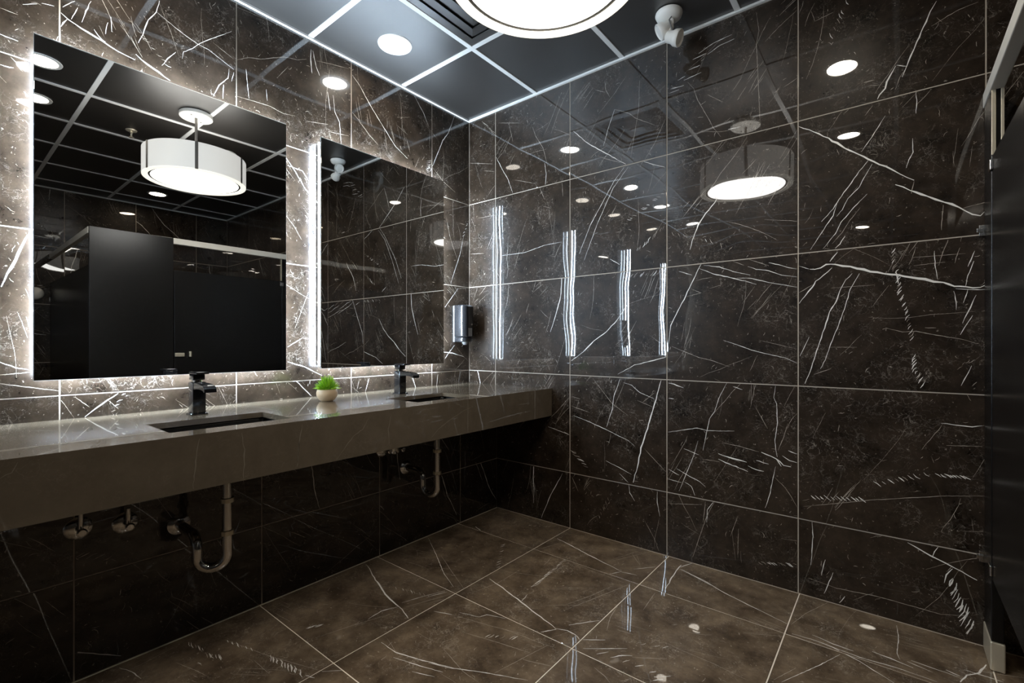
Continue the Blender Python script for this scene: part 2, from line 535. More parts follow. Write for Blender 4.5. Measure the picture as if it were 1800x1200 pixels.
'floor': '''
4.5 0.882,-0.771 0.983,-0.798 1.124,-0.838 1.254,-0.878 1.349,-0.905
3 1.349,-0.905 1.389,-0.887 1.426,-0.889 1.458,-0.907
3 1.313,-0.961 1.351,-0.907
2.5 1.374,-0.852 1.415,-0.798 1.455,-0.748
4 0.874,-0.178 0.994,-0.210 1.117,-0.250 1.236,-0.282 1.337,-0.309
3 1.339,-0.314 1.414,-0.298
2.5 1.305,-0.372 1.339,-0.314
2.2 1.376,-0.250 1.452,-0.157
2 1.121,-0.833 1.107,-0.769
2.5 1.081,-0.710 1.077,-0.629 1.077,-0.549
2.2 0.291,-0.640 0.488,-0.757 0.674,-0.874 0.803,-0.934
1.5 0.515,-0.747 0.693,-0.838 0.850,-0.914
2.5 0.880,-1.124 0.959,-1.094
2 0.972,-1.062 1.057,-1.037 1.071,-1.004 1.149,-0.975
1.3 0.959,-1.094 1.132,-1.053 1.286,-1.008
1.5 1.078,-1.150 1.212,-1.117 1.353,-1.086
1.3 1.381,-1.006 1.351,-1.131 1.324,-1.246
1.5 1.358,-1.131 1.453,-1.097
2.2 1.109,-1.353 1.183,-1.325 1.288,-1.270 1.433,-1.203
1.5 1.462,-0.598 1.479,-0.704 1.509,-0.790
1.5 1.282,-0.743 1.334,-0.603 1.370,-0.459
1.5 1.298,-0.792 1.362,-0.597 1.426,-0.395
1.2 0.904,-0.914 0.938,-0.779 0.939,-0.598
1.2 0.869,-0.381 0.924,-0.214
5 1.544,-0.057 1.552,-0.188 1.574,-0.358
3 1.553,-0.104 1.640,-0.136 1.724,-0.174
2.5 1.547,-0.087 1.582,-0.004
1.5 1.546,-0.398 1.561,-0.564
2.5 1.466,-0.898 1.532,-0.847
2 1.493,-0.944 1.620,-0.842
2.5 1.547,-0.941 1.574,-0.902
3 1.593,-0.926 1.623,-0.888 1.650,-0.867
1.6 1.654,-0.877 1.754,-0.807
2.5 1.639,-0.921 1.652,-0.898
2.5 1.683,-0.915 1.704,-0.890
1.5 1.575,-1.009 1.625,-1.024 1.651,-1.041
1.2 1.232,-0.275 1.364,-0.002
1.2 1.236,-0.248 1.316,-0.016
1.2 1.081,-1.264 1.235,-1.308 1.313,-1.313
4 1.757,-0.942 1.784,-0.915
2.5 1.734,-0.912 1.749,-0.895
2 0.774,-1.071 0.811,-0.981
1.5 0.813,-1.105 0.870,-0.980
5 0.294,-1.054 0.491,-1.129 0.634,-1.177 0.743,-1.194 0.864,-1.231
3 0.716,-1.332 0.708,-1.262 0.736,-1.199
2 0.724,-1.168 0.755,-1.079 0.797,-0.983
1.5 0.764,-1.177 0.838,-0.984
1.3 0.665,-1.529 0.704,-1.395 0.761,-1.239
3 0.834,-1.657 0.868,-1.643
2.5 0.293,-2.041 0.355,-2.018 0.420,-2.010
3 0.883,-1.388 0.972,-1.389 1.066,-1.363 1.203,-1.315
2.2 0.989,-1.412 1.082,-1.386 1.184,-1.354
1.2 0.410,-1.750 0.640,-1.686 0.864,-1.608
1.2 0.414,-1.909 0.519,-1.879 0.586,-1.864
2 1.099,-1.418 1.179,-1.386
3 1.559,-0.101 1.682,-0.147 1.789,-0.204 1.933,-0.256 2.050,-0.297
1.5 2.165,0.001 2.100,-0.161 2.064,-0.293
3.5 2.077,-0.359 2.137,-0.352 2.208,-0.357 2.290,-0.393 2.385,-0.452
3.5 2.139,-0.317 2.207,-0.335 2.269,-0.338
2.5 2.208,-0.357 2.289,-0.366 2.391,-0.352 2.497,-0.357
4 2.322,-0.296 2.374,-0.304 2.436,-0.316
2 2.393,-0.036 2.398,-0.141 2.392,-0.254 2.400,-0.290
3 2.420,-0.288 2.484,-0.304
2.5 2.431,-0.272 2.553,-0.281
4 2.523,-0.259 2.558,-0.272
5 2.555,-0.310 2.575,-0.250 2.609,-0.209 2.635,-0.136
3 2.573,-0.219 2.667,-0.220
1.8 2.233,-0.389 2.179,-0.509 2.093,-0.681
1.5 2.589,-0.206 2.724,-0.149
4 1.755,-0.923 1.797,-0.885
1.3 2.070,-0.688 2.120,-0.571''',
'counter': '''
1.6 1.932,0.829 1.941,0.777 1.947,0.718 1.950,0.679
1.8 1.813,0.829 1.803,0.773 1.802,0.723 1.807,0.679
1.6 1.608,0.830 1.620,0.765 1.626,0.681
1.6 2.320,0.832 2.327,0.817 2.332,0.810 2.350,0.798
1.4 1.607,0.825 1.619,0.754 1.625,0.681
1.4 1.329,0.818 1.357,0.777 1.400,0.755 1.472,0.677
1.4 1.218,0.820 1.233,0.760 1.227,0.689
1.4 0.715,0.803 0.775,0.790 0.872,0.755 0.949,0.720 0.993,0.688''',
}
TICKS = {
'right': '''
2.5 0.014,0.022 26 2.382,1.499 2.382,1.448 2.396,1.410 2.403,1.323 2.424,1.249 2.431,1.198 2.442,1.131
2.5 0.013,0.023 10 2.445,1.072 2.449,1.018 2.469,0.974 2.472,0.956
2 0.043,-0.007 8 0.864,0.480 0.965,0.389
2 0.014,0.029 9 1.437,1.743 1.348,1.679 1.273,1.635
2.5 0.022,-0.017 12 2.108,0.443 2.292,0.470
2.5 0.021,-0.015 9 2.327,0.541 2.488,0.612
2.5 0.020,-0.012 8 2.518,0.612 2.606,0.618
4 -0.020,-0.053 16 2.548,0.234 2.570,0.151 2.591,0.090 2.613,0.039
2 0.025,-0.009 10 1.890,0.090 2.049,0.124
1.6 -0.042,0.038 9 0.144,2.678 0.257,2.551''',
'mirror': '''
1.5 0.039,-0.018 8 0.377,2.336 0.382,2.245''',
'floor': '''
2.5 0.011,0.037 14 1.088,-0.695 1.055,-0.371
2.2 -0.005,-0.025 10 0.670,-0.418 0.842,-0.666
3 0.000,0.022 6 0.577,-1.515 0.609,-1.464
2.5 0.038,-0.006 6 0.335,-1.842 0.417,-1.821
2.5 0.036,-0.006 7 0.455,-1.827 0.514,-1.794
2 0.030,-0.005 7 0.423,-1.748 0.558,-1.708
3.5 0.041,-0.017 14 0.651,-1.691 0.819,-1.657''',
}

def parse_veins(txt):
    out = []
    for l in txt.strip().splitlines():
        t = l.split()
        out.append((float(t[0]), [Vector(tuple(map(float, a.split(',')))) for a in t[1:]]))
    return out

def parse_ticks(txt):
    out = []
    for l in txt.strip().splitlines():
        t = l.split()
        out.append((float(t[0]), Vector(tuple(map(float, t[1].split(',')))), int(t[2]),
                    [Vector(tuple(map(float, a.split(',')))) for a in t[3:]]))
    return out

def walk(pts, step):
    """resample a polyline"""
    res = [pts[0]]
    for a, b in zip(pts, pts[1:]):
        n = max(1, int(math.ceil((b - a).length / step)))
        for k in range(1, n + 1): res.append(a.lerp(b, k / n))
    return res

def vein_quads(rng, w_mm, pts, jag=1.0):
    """ragged tapering strip -> list of (4 points, faint?)"""
    w = w_mm * 0.00125
    ps = walk(pts, max(0.008, min(0.03, w * 6)))
    n = len(ps)
    if n < 2: return []
    L, R = [], []
    for i, p in enumerate(ps):
        t = (ps[min(i + 1, n - 1)] - ps[max(i - 1, 0)])
        if t.length < 1e-9: t = Vector((1, 0))
        t = t.normalized(); nn = Vector((-t.y, t.x))
        taper = min(1.0, 0.35 + 2.2 * min(i, n - 1 - i) / n)
        ww = w * taper * rng.uniform(0.55, 1.3) * 0.5
        c = p + nn * rng.uniform(-0.5, 0.5) * w * 0.7 * jag
        L.append(c + nn * ww); R.append(c - nn * ww)
    faint = w_mm < 1.75
    return [([R[i], R[i + 1], L[i + 1], L[i]], faint) for i in range(n - 1)]

def tick_quads(rng, w_mm, d, n, pts):
    """short oblique gashes stepping along a path"""
    out = []
    tot = walk(pts, 0.004)
    for k in range(n):
        c = tot[int((k + rng.uniform(0.1, 0.9)) / n * (len(tot) - 1))]
        s = rng.uniform(0.55, 1.25)
        dd = d * s; perp = Vector((-dd.y, dd.x)) * rng.uniform(-0.18, 0.18)
        c = c + perp * 0.6
        out += vein_quads(rng, w_mm * rng.uniform(0.5, 1.3), [c - dd * 0.5 - perp * 0.3, c + perp * 0.5, c + dd * 0.5 - perp * 0.3], 0.6)
    return out

def random_quads(rng, u0, v0, u1, v1, base_ang, dens=1.0, big=False):
    out = []
    W, H = u1 - u0, v1 - v0
    area = W * H / 0.36
    def P(): return Vector((rng.uniform(u0, u1), rng.uniform(v0, v1)))
    def line(c, ang, ln, w, bend=0.15):
        pts = []; p = c.copy(); a = ang
        for k in range(6):
            pts.append(p.copy()); p = p + Vector((math.cos(a), math.sin(a))) * ln / 5; a += rng.uniform(-bend, bend)
        return vein_quads(rng, w, pts)
    # long hairlines, mostly running with the stone's grain
    for _ in range(int(10 * area * dens + rng.random())):
        a = base_ang + (rng.gauss(0, 0.14) if rng.random() < 0.7 else rng.uniform(-1.6, 1.6))
        out += line(P(), a, rng.uniform(0.06, 0.34), rng.uniform(0.45, 1.15))
    # bundles of parallel hairs
    for _ in range(int(2.2 * area * dens + rng.random())):
        c = P(); a = base_ang + rng.gauss(0, 0.3)
        for k in range(rng.randint(3, 7)):
            out += line(c + Vector((rng.gauss(0, 0.03), rng.gauss(0, 0.03))), a + rng.gauss(0, 0.05), rng.uniform(0.04, 0.16), rng.uniform(0.5, 1.3), 0.08)
    # nicks
    for _ in range(int(46 * area * dens)):
        out += line(P(), base_ang + rng.uniform(-1.2, 1.2), rng.uniform(0.006, 0.03), rng.uniform(0.5, 1.5), 0.5)
    # gash trails
    for _ in range(int(1.0 * area * dens + rng.random() * 0.7)):
        c = P(); a = base_ang + rng.gauss(0, 0.6); ln = rng.uniform(0.1, 0.3)
        e = c + Vector((math.cos(a), math.sin(a))) * ln
        ta = a + rng.choice((-1, 1)) * rng.uniform(0.5, 0.9)
        out += tick_quads(rng, rng.uniform(1.2, 2.4), Vector((math.cos(ta), math.sin(ta))) * rng.uniform(0.02, 0.035), int(ln / 0.022), [c, e])
    if big:
        for _ in range(rng.choice((0, 1, 1, 2))):
            out += line(P(), base_ang + rng.gauss(0, 0.5), rng.uniform(0.3, 0.6), rng.uniform(2.2, 4.0), 0.25)
    return out

GAP = 0.0046
PROUD = 0.0022
class Surface:
    """frame of a tiled surface: point(u, v, n) -> world"""
    def __init__(s, o, u, v, n):
        s.o, s.u, s.v, s.n = map(Vector, (o, u, v, n))
    def p(s, u, v, n=0.0): return s.o + s.u * u + s.v * v + s.n * n

def make_tile(parent, surf, u0, v0, u1, v1, mat, quads, tilt, name='tile'):
    cu, cv = (u0 + u1) / 2, (v0 + v1) / 2
    a0, b0, a1, b1 = u0 + GAP / 2 - cu, v0 + GAP / 2 - cv, u1 - GAP / 2 - cu, v1 - GAP / 2 - cv
    ch = 0.0006
    tx, ty = tilt
    def W(u, v, n):
        return surf.u * u + surf.v * v + surf.n * (n + tx * u + ty * v)
    bm = bmesh.new()
    def ring(i, n): return [bm.verts.new(W(u, v, n)) for u, v in ((a0 + i, b0 + i), (a1 - i, b0 + i), (a1 - i, b1 - i), (a0 + i, b1 - i))]
    R = [ring(0, -PROUD), ring(0, -ch), ring(ch, 0)]
    for A, B in zip(R, R[1:]):
        for k in range(4): bm.faces.new((A[k], A[(k + 1) % 4], B[(k + 1) % 4], B[k]))
    bm.faces.new(R[2])
    for q, faint in quads:
        qc = sum(q, Vector((0, 0))) / 4
        x, y = qc.x - cu, qc.y - cv
        if a0 + 0.001 < x < a1 - 0.001 and b0 + 0.001 < y < b1 - 0.001:
            vv = [bm.verts.new(W(min(max(p.x - cu, a0 + 0.0007), a1 - 0.0007), min(max(p.y - cv, b0 + 0.0007), b1 - 0.0007), 0.00012)) for p in q]
            try:
                bm.faces.new(vv).material_index = 2 if faint else 1
            except ValueError:
                pass
    flip = surf.u.cross(surf.v).dot(surf.n) < 0
    if flip: bmesh.ops.reverse_faces(bm, faces=bm.faces)
    return obj(name, bm, [mat, 'vein', 'vein_faint'], parent, surf.p(cu, cv))

def tile_field(parent, surf, us, vs_, mat, key, ang, seed, dens=1.0, skip=None, own=(), own_t=(), tilt=0.0007, plain_when=None):
    rng = random.Random(seed)
    drawn = []
    for w, pts in own: drawn += vein_quads(rng, w, pts)
    for w, d, n, pts in own_t: drawn += tick_quads(rng, w, d, n, pts)
    for i, (u0, u1) in enumerate(zip(us, us[1:])):
        for j, (v0, v1) in enumerate(zip(vs_, vs_[1:])):
            if skip and skip((u0 + u1) / 2, (v0 + v1) / 2): continue
            mine = [q for q in drawn if u0 < (q[0][0].x + q[0][2].x) / 2 < u1 and v0 < (q[0][0].y + q[0][2].y) / 2 < v1]
            rich = len(mine) > 30
            q = mine + random_quads(rng, u0, v0, u1, v1, ang + rng.gauss(0, 0.25), dens * (0.75 if rich else 1.0), big=not rich)
            make_tile(parent, surf, u0, v0, u1, v1, mat, q, (rng.gauss(0, tilt), rng.gauss(0, tilt)))

H = 2.724            # ceiling
X1, Y1 = 4.5, -7.2   # far corner of the room
T = 0.6
rows = [0.0, 0.3368, 0.9319, 1.527, 2.1221, 2.7172]
cols = [0.0] + [0.2491 + T * k for k in range(8)] + [X1]
scols = [0.0] + [0.3531 + T * k for k in range(8)]

# ---------------------------------------------------------------- the setting
# right wall (behind the counter's end), plane y = 0
w = obj('wall_right', box((-0.15, PROUD, -0.05), (X1 + 0.15, 0.15, H + 0.1)), 'grout')
tag(w, 'polished dark brown marble tile wall at the end of the counter', kind='structure')
tile_field(w, Surface((0, 0, 0), (1, 0, 0), (0, 0, 1), (0, -1, 0)), cols, rows, 'wall', 'right', 1.05, 11,
           own=parse_veins(VEINS['right']), own_t=parse_ticks(TICKS['right']), dens=0.9)
# mirror wall, plane x = 0
w = obj('wall_left', box((-0.15, Y1, -0.05), (-PROUD, 0, H + 0.1)), 'grout')
tag(w, 'polished dark marble tile wall behind the lit mirrors', kind='structure')
tile_field(w, Surface((0, 0, 0), (0, -1, 0), (0, 0, 1), (1, 0, 0)), scols, rows[1:], 'wall', 'mirror', 1.2, 12,
           own=parse_veins(VEINS['mirror']), own_t=parse_ticks(TICKS['mirror']))
# plumbing wall under the counter, plane x = .265
w = obj('wall_lower', box((0.0, -4.95, 0.0), (0.265 - PROUD, -0.001, 0.667)), 'grout')
tag(w, 'low dark marble plumbing wall under the counter', kind='structure')
tile_field(w, Surface((0.265, 0, 0), (0, -1, 0), (0, 0, 1), (1, 0, 0)), [0.002] + scols[1:8], [0.0, 0.3368, 0.667], 'wall', None, 1.0, 13)
# wall beyond the stall, plane x = 4.5
w = obj('wall_far', box((X1 + PROUD, Y1, -0.05), (X1 + 0.15, 0, H + 0.1)), 'grout')
tag(w, 'dark brown marble tile wall behind the toilet stall, seen in the mirrors', kind='structure')
tile_field(w, Surface((X1, 0, 0), (0, -1, 0), (0, 0, 1), (-1, 0, 0)), [0.0] + [0.35 + T * k for k in range(6)], rows, 'wall', None, 1.1, 14, dens=0.7)
fl = bmesh.new()
add_box(fl, (X1 - 0.002, Y1, 0), (X1 + PROUD, -3.36, H))
o = obj('wall_far_plain', fl, 'wall'); o.name = 'wall_far_lining'
tag(o, 'plain stretch of dark marble along the room beyond the camera', kind='structure')
# wall behind the camera
w = obj('wall_back', box((-0.15, Y1 - 0.15, -0.05), (X1 + 0.15, Y1, H + 0.1)), 'back_paint')
tag(w, 'dark brown wall at the back of the room, behind the camera', kind='structure')
# floor
w = obj('floor', box((-0.15, Y1, -0.1), (X1 + 0.15, 0.15, -PROUD)), 'grout_floor')
tag(w, 'polished brown marble tile floor with pale joints', kind='structure')
frows = [-0.373 - 0.5945 * k for k in range(6)][::-1] + [0.0]
fcols = [0.268, 0.8491, 1.4591, 2.0541] + [2.6491 + T * k for k in range(3)] + [4.4491, X1]
tile_field(w, Surface((0, 0, 0), (1, 0, 0), (0, 1, 0), (0, 0, 1)), fcols, frows, 'floor', 'floor', 0.35, 15,
           own=parse_veins(VEINS['floor']), own_t=parse_ticks(TICKS['floor']), dens=0.8, tilt=0.0006)
o = obj('floor_plain', box((0, Y1, -PROUD), (X1, frows[0], 0)), 'floor'); o.name = 'floor_lining'
tag(o, 'brown marble floor behind the camera', kind='structure')

# ceiling: black lay-in panels on a white grid
ce = obj('ceiling', box((-0.15, Y1, H + 0.02), (X1 + 0.15, 0.15, H + 0.1)), 'panel')
tag(ce, 'black panel ceiling on a white grid', kind='structure')
G = 0.6
VENT = (1, 1)
pm = None
nx, ny = int(X1 / G + 0.99), int(-Y1 / G + 0.99)
BW = 0.026
for i in range(nx):
    for j in range(ny):
        if (i, j) == VENT: continue
        loc = ((i + 0.5) * G, -(j + 0.5) * G, H)
        hw = (G - 0.012) / 2
        if (i + 1) * G > X1:      # cut panels along the far wall
            bm = box((-hw, -hw, 0.004), (X1 - i * G - G / 2 - 0.003, hw, 0.018), 0.0015, 1)
            obj('ceiling_panel', bm, 'panel', ce, loc); continue
        if pm is None:
            pm = obj('ceiling_panel', box((-hw, -hw, 0.004), (hw, hw, 0.018), 0.0015, 1), 'panel', ce, loc)
        else:
            dup(pm, ce, loc)
for i in range(1, nx):           # main runners along y
    obj('ceiling_runner', box((i * G - BW / 2, Y1 + 0.01, H - 0.001), (i * G + BW / 2, -0.002, H + 0.004)), 'bar', ce)
cm = None
for j in range(1, ny):           # cross bars
    for i in range(nx):
        x0, x1 = i * G + BW / 2, min((i + 1) * G - BW / 2, X1 - 0.002)
        if i == 0: x0 = 0.002
        if i in (0, nx - 1):
            obj('ceiling_crossbar', box((x0, -j * G - BW / 2, H - 0.0006), (x1, -j * G + BW / 2, H + 0.004)), 'bar', ce)
        elif cm is None:
            cm = obj('ceiling_crossbar', box((-(G - BW) / 2, -BW / 2, -0.0006), ((G - BW) / 2, BW / 2, 0.004)), 'bar', ce, ((i + 0.5) * G, -j * G, H))
        else:
            dup(cm, ce, ((i + 0.5) * G, -j * G, H))
o = obj('trim_1', box((0.0005, Y1 + 0.01, H - 0.008), (0.014, -0.0005, H + 0.003)), 'bar'); tag(o, 'white wall angle along the top of the mirror wall', kind='structure')
o = obj('trim_2', box((0.0145, -0.014, H - 0.008), (X1 - 0.015, -0.0005, H + 0.003)), 'bar'); tag(o, 'white wall angle along the top of the right wall', kind='structure')
o = obj('trim_3', box((X1 - 0.014, Y1 + 0.01, H - 0.008), (X1 - 0.0025, -0.0005, H + 0.003)), 'bar'); tag(o, 'white wall angle along the top of the far wall', kind='structure')

# ---------------------------------------------------------------- counter
CT, CB, CF, CE = 0.843, 0.672, 0.717, -4.9
HX0, HX1 = 0.375, 0.622
SINKS = [-1.792, -0.802]
HW = 0.192
def counter_mesh():
    bm = bmesh.new()
    xs = [0.001, HX0, HX1, CF]
    ys = sorted([CE, -0.001] + [s + d for s in SINKS for d in (-HW, HW)])
    zb = CT - 0.02
    def hole(i, j):
        return i == 1 and any(abs((ys[j] + ys[j + 1]) / 2 - s) < 0.01 for s in SINKS)
    grid = {}
    def V(x, y, z):
        k = (round(x, 5), round(y, 5), round(z, 5))
        if k not in grid: grid[k] = bm.verts.new((x, y, z))
        return grid[k]
    for i in range(3):
        for j in range(len(ys) - 1):
            a, b, c, d = xs[i], xs[i + 1], ys[j], ys[j + 1]
            if hole(i, j):
                for p, q in (((a, c), (b, c)), ((b, c), (b, d)), ((b, d), (a, d)), ((a, d), (a, c))):
                    bm.faces.new((V(*p, CT), V(*q, CT), V(*q, zb), V(*p, zb)))
                continue
            bm.faces.new((V(a, c, CT), V(b, c, CT), V(b, d, CT), V(a, d, CT)))
            if i < 2 or True:
                bm.faces.new((V(a, d, zb), V(b, d, zb), V(b, c, zb), V(a, c, zb)))
    # back and ends of the slab
    for j in range(len(ys) - 1):
        bm.faces.new((V(xs[0], ys[j], CT), V(xs[0], ys[j + 1], CT), V(xs[0], ys[j + 1], zb), V(xs[0], ys[j], zb)))
        bm.faces.new((V(CF, ys[j + 1], CT), V(CF, ys[j], CT), V(CF, ys[j], zb), V(CF, ys[j + 1], zb)))
    for i in range(3):
        for y in (ys[0], ys[-1]):
            bm.faces.new((V(xs[i], y, CT), V(xs[i + 1], y, CT), V(xs[i + 1], y, zb), V(xs[i], y, zb)))
    add_box(bm, (CF - 0.03, CE, CB), (CF, -0.001, zb))
    bmesh.ops.recalc_face_normals(bm, faces=bm.faces)
    rng = random.Random(5)
    for w_, pts in parse_veins(VEINS['counter']):
        for q, f in vein_quads(rng, w_ * 1.5, pts, 1.6):
            vv = [bm.verts.new((CF + 0.0002, -p.x, min(max(p.y, CB + 0.001), CT - 0.001))) for p in q]
            bm.faces.new(vv).material_index = 1
    # a few veins across the top
    for k in range(9):
        y = -0.2 - 0.43 * k + rng.uniform(-0.1, 0.1)
        p = Vector((0.02, y)); pts = []
        a = rng.uniform(-0.9, 0.9)
        while p.x < 0.70 and len(pts) < 30:
            pts.append(p.copy()); p = p + Vector((0.05 * math.cos(a), 0.05 * math.sin(a))); a += rng.uniform(-0.3, 0.3); a = max(-1.1, min(1.1, a))
        for q, f in vein_quads(rng, 2.2, pts, 1.5):
            if all(not (HX0 - 0.004 < v.x < HX1 + 0.004 and any(abs(v.y - s) < HW + 0.004 for s in SINKS)) and v.y < -0.01 for v in q):
                bm.faces.new([bm.verts.new((v.x, v.y, CT + 0.00015)) for v in q]).material_index = 1
    return bm
ctr = obj('vanity_counter', counter_mesh(), ['counter', 'counter_vein'])
tag(ctr, 'long floating taupe quartz counter with a deep front apron under the mirrors', 'counter')

def make_sink(y, label):
    t = empty('sink', (0.4985, y, CT - 0.021), label, 'sink', 'undermount sinks in the counter')
    bm = bmesh.new()
    hx, hy, d, tk = 0.136, HW + 0.012, 0.13, 0.006
    # open trough with a flange under the stone
    def ring(x, y_, z, r=0.02, n=4):
        out = []
        for sx, sy, a0 in ((1, 1, 0), (-1, 1, 90), (-1, -1, 180), (1, -1, 270)):
            for k in range(n + 1):
                a = math.radians(a0 + 90 * k / n)
                out.append(bm.verts.new((sx * (x - r) + r * math.cos(a), sy * (y_ - r) + r * math.sin(a), z)))
        return out
    R = [ring(hx + 0.015, hy + 0.015, 0), ring(hx, hy, 0), ring(hx - 0.004, hy - 0.004, -0.01), ring(hx - 0.012, hy - 0.012, -d * 0.8), ring(hx - 0.035, hy - 0.035, -d)]
    S = [ring(hx + 0.015, hy + 0.015, -tk), ring(hx + tk, hy + tk, -tk), ring(hx - 0.004, hy - 0.004, -d * 0.85), ring(hx - 0.035, hy - 0.035, -d - tk)]
    for A, B in list(zip(R, R[1:])) + list(zip(S, S[1:])) + [(R[0], S[0])]:
        n = len(A)
        for k in range(n): bm.faces.new((A[k], A[(k + 1) % n], B[(k + 1) % n], B[k]))
    bm.faces.new(R[-1]); bm.faces.new(S[-1])
    bmesh.ops.recalc_face_normals(bm, faces=bm.faces)
    obj('basin', bm, 'basin', t, smooth=40)
    dr = obj('drain', lathe([(0.0, 0.004), (0.022, 0.004), (0.026, 0.001), (0.026, -0.002), (0.0, -0.002)], 24), 'fixture', t, (0, 0, -d + 0.0025), 40)
    return t
make_sink(SINKS[0], 'rectangular black undermount sink nearer the camera, below the left faucet')
make_sink(SINKS[1], 'rectangular black undermount sink nearer the corner, below the right faucet')

# ---------------------------------------------------------------- faucets
def make_faucet(y, label):
    t = empty('faucet', (0.235, y, CT), label, 'faucet', 'black faucets behind the sinks')
    obj('base_plate', box((-0.031, -0.029, 0), (0.031, 0.029, 0.006), 0.0015), 'fixture', t, smooth=30)
    obj('body', box((-0.025, -0.023, 0.006), (0.025, 0.023, 0.128), 0.003), 'fixture', t, smooth=30)
    bm = bmesh.new()          # flat spout, tip bent down
    prof = [(0.024, 0.126, 0.100), (0.06, 0.125, 0.104), (0.10, 0.122, 0.104), (0.125, 0.117, 0.100), (0.138, 0.108, 0.094)]
    pv = []
    for x, a, b in prof:
        pv.append([bm.verts.new((x, s * 0.021, z)) for s, z in ((-1, a), (1, a), (1, b), (-1, b))])
    for A, B in zip(pv, pv[1:]):
        for k in range(4): bm.faces.new((A[k], A[(k + 1) % 4], B[(k + 1) % 4], B[k]))
    bm.faces.new(pv[0]); bm.faces.new(pv[-1])
    bmesh.ops.recalc_face_normals(bm, faces=bm.faces)
    sp = obj('spout', bm, 'fixture', t, smooth=25)
    obj('aerator', box((0.112, -0.014, 0.093), (0.134, 0.014, 0.099), 0.001), 'chrome', sp)
    obj('neck', lathe([(0.017, 0.128), (0.017, 0.136)], 24), 'chrome', t, smooth=30)
    hb = bmesh.new()
    add_box(hb, (-0.023, -0.021, 0.136), (0.021, 0.021, 0.160), 0.003)
    add_box(hb, (-0.024, -0.022, 0.160), (0.062, 0.022, 0.169), 0.0025)
    h = obj('handle', hb, 'fixture', t, smooth=30)
    return t
make_faucet(-1.787, 'square black single-lever faucet in front of the large left mirror')
make_faucet(-0.797, 'square black single-lever faucet nearer the corner, below the right mirror')

# ---------------------------------------------------------------- backlit mirrors
MZ0, MZ1, MD = 0.993, 2.196, 0.07
def make_mirror(y0, y1, label):
    """y0 < y1; box on the wall, lit band all round its side"""
    t = empty('mirror', (0, (y0 + y1) / 2, (MZ0 + MZ1) / 2), label, 'mirror', 'backlit mirrors on the marble wall')
    hy, hz = (y1 - y0) / 2, (MZ1 - MZ0) / 2
    obj('glass', box((MD - 0.006, -hy, -hz), (MD, hy, hz), 0.0006, 1), 'mirror', t)
    obj('frame', box((0.0595, -hy - 0.001, -hz - 0.001), (MD - 0.0062, hy + 0.001, hz + 0.001)), 'mirror_edge', t)
    k = 0.012
    obj('back_box', box((0.004, -hy + k + 0.012, -hz + k + 0.012), (0.059, hy - k - 0.012, hz - k - 0.012)), 'grey_plastic', t)
    def strip_ring(x0, x1, ins, thick):
        bm = bmesh.new()
        a, b = hy - ins, hz - ins
        add_box(bm, (x0, -a, -b), (x1, -a + thick, b)); add_box(bm, (x0, a - thick, -b), (x1, a, b))
        add_box(bm, (x0, -a + thick, b - thick), (x1, a - thick, b)); add_box(bm, (x0, -a + thick, -b), (x1, a - thick, -b + thick))
        return bm
    obj('diffuser_band', strip_ring(0.012, 0.0585, k + 0.001, 0.008), 'acrylic', t)
    def led_line(x0, x1):
        bm = bmesh.new(); a, b = hy - k, hz - k      # one thin lit face along each side
        for q in (((-a, -b), (-a, b)), ((a, b), (a, -b)), ((-a, b), (a, b)), ((a, -b), (-a, -b))):
            f = bm.faces.new([bm.verts.new((x, y, z)) for x, (y, z) in ((x0, q[0]), (x1, q[0]), (x1, q[1]), (x0, q[1]))])
            f.normal_update()
            c = f.calc_center_median(); c.x = 0
            if f.normal.dot(c) < 0: f.normal_flip()
        return bm
    obj('led_strip', led_line(0.014, 0.0215), 'led', t)
    obj('led_strip', led_line(0.0485, 0.056), 'led', t)
    return t
make_mirror(-2.227, -1.355, 'large backlit mirror on the left, reflecting the drum pendant and the stall')
make_mirror(-1.172, -0.313, 'backlit mirror nearer the corner, right of the potted plant')
make_mirror(-3.43, -2.57, 'third backlit mirror from the corner, seen as third lit line in right wall')
make_mirror(-4.48, -3.64, 'fourth backlit mirror from the corner, seen as last lit line in right wall')

# ---------------------------------------------------------------- downlights
def make_downlight(x, y, label, mat='down'):
    t = empty('downlight', (x, y, H + 0.004), label, 'light', 'recessed downlights')
    obj('trim_ring', lathe([(0.070, 0.0), (0.072, -0.005), (0.088, -0.004), (0.090, 0.0)], 40), 'white', t, smooth=35)
    obj('lens', lathe([(0.0, -0.004), (0.045, -0.0038), (0.0715, -0.002), (0.0715, 0.0), (0.0, 0.0)], 40), mat, t, smooth=35)
    return t
for x, y, lab, mt in (
    (0.298, -0.88, 'bright round downlight in the ceiling panel beside the mirror wall', 'down'),
    (0.285, -2.08, 'round downlight over the left sink, seen reflected in the right wall', 'down'),
    (0.3, -2.85, 'round downlight along the mirror wall, third from the corner, seen reflected', 'down'),
    (0.3, -4.05, 'round downlight along the mirror wall behind the camera, seen reflected', 'down'),
    (1.52, -2.05, 'round downlight behind the pendant, seen at the left edge of the large mirror', 'down'),
    (2.15, -0.88, 'round downlight before the stall door, brightest reflection in the right wall', 'down'),
    (2.12, -2.02, 'round downlight over the camera, second bright reflection in the right wall', 'down'),
    (2.1, -5.7, 'round downlight far back in the room, thin reflection low in the right wall', 'down'),
    (3.9, -0.9, 'warm round downlight over the toilet stall, seen in the large mirror', 'warm_down'),
):
    make_downlight(x, y, lab, mt)

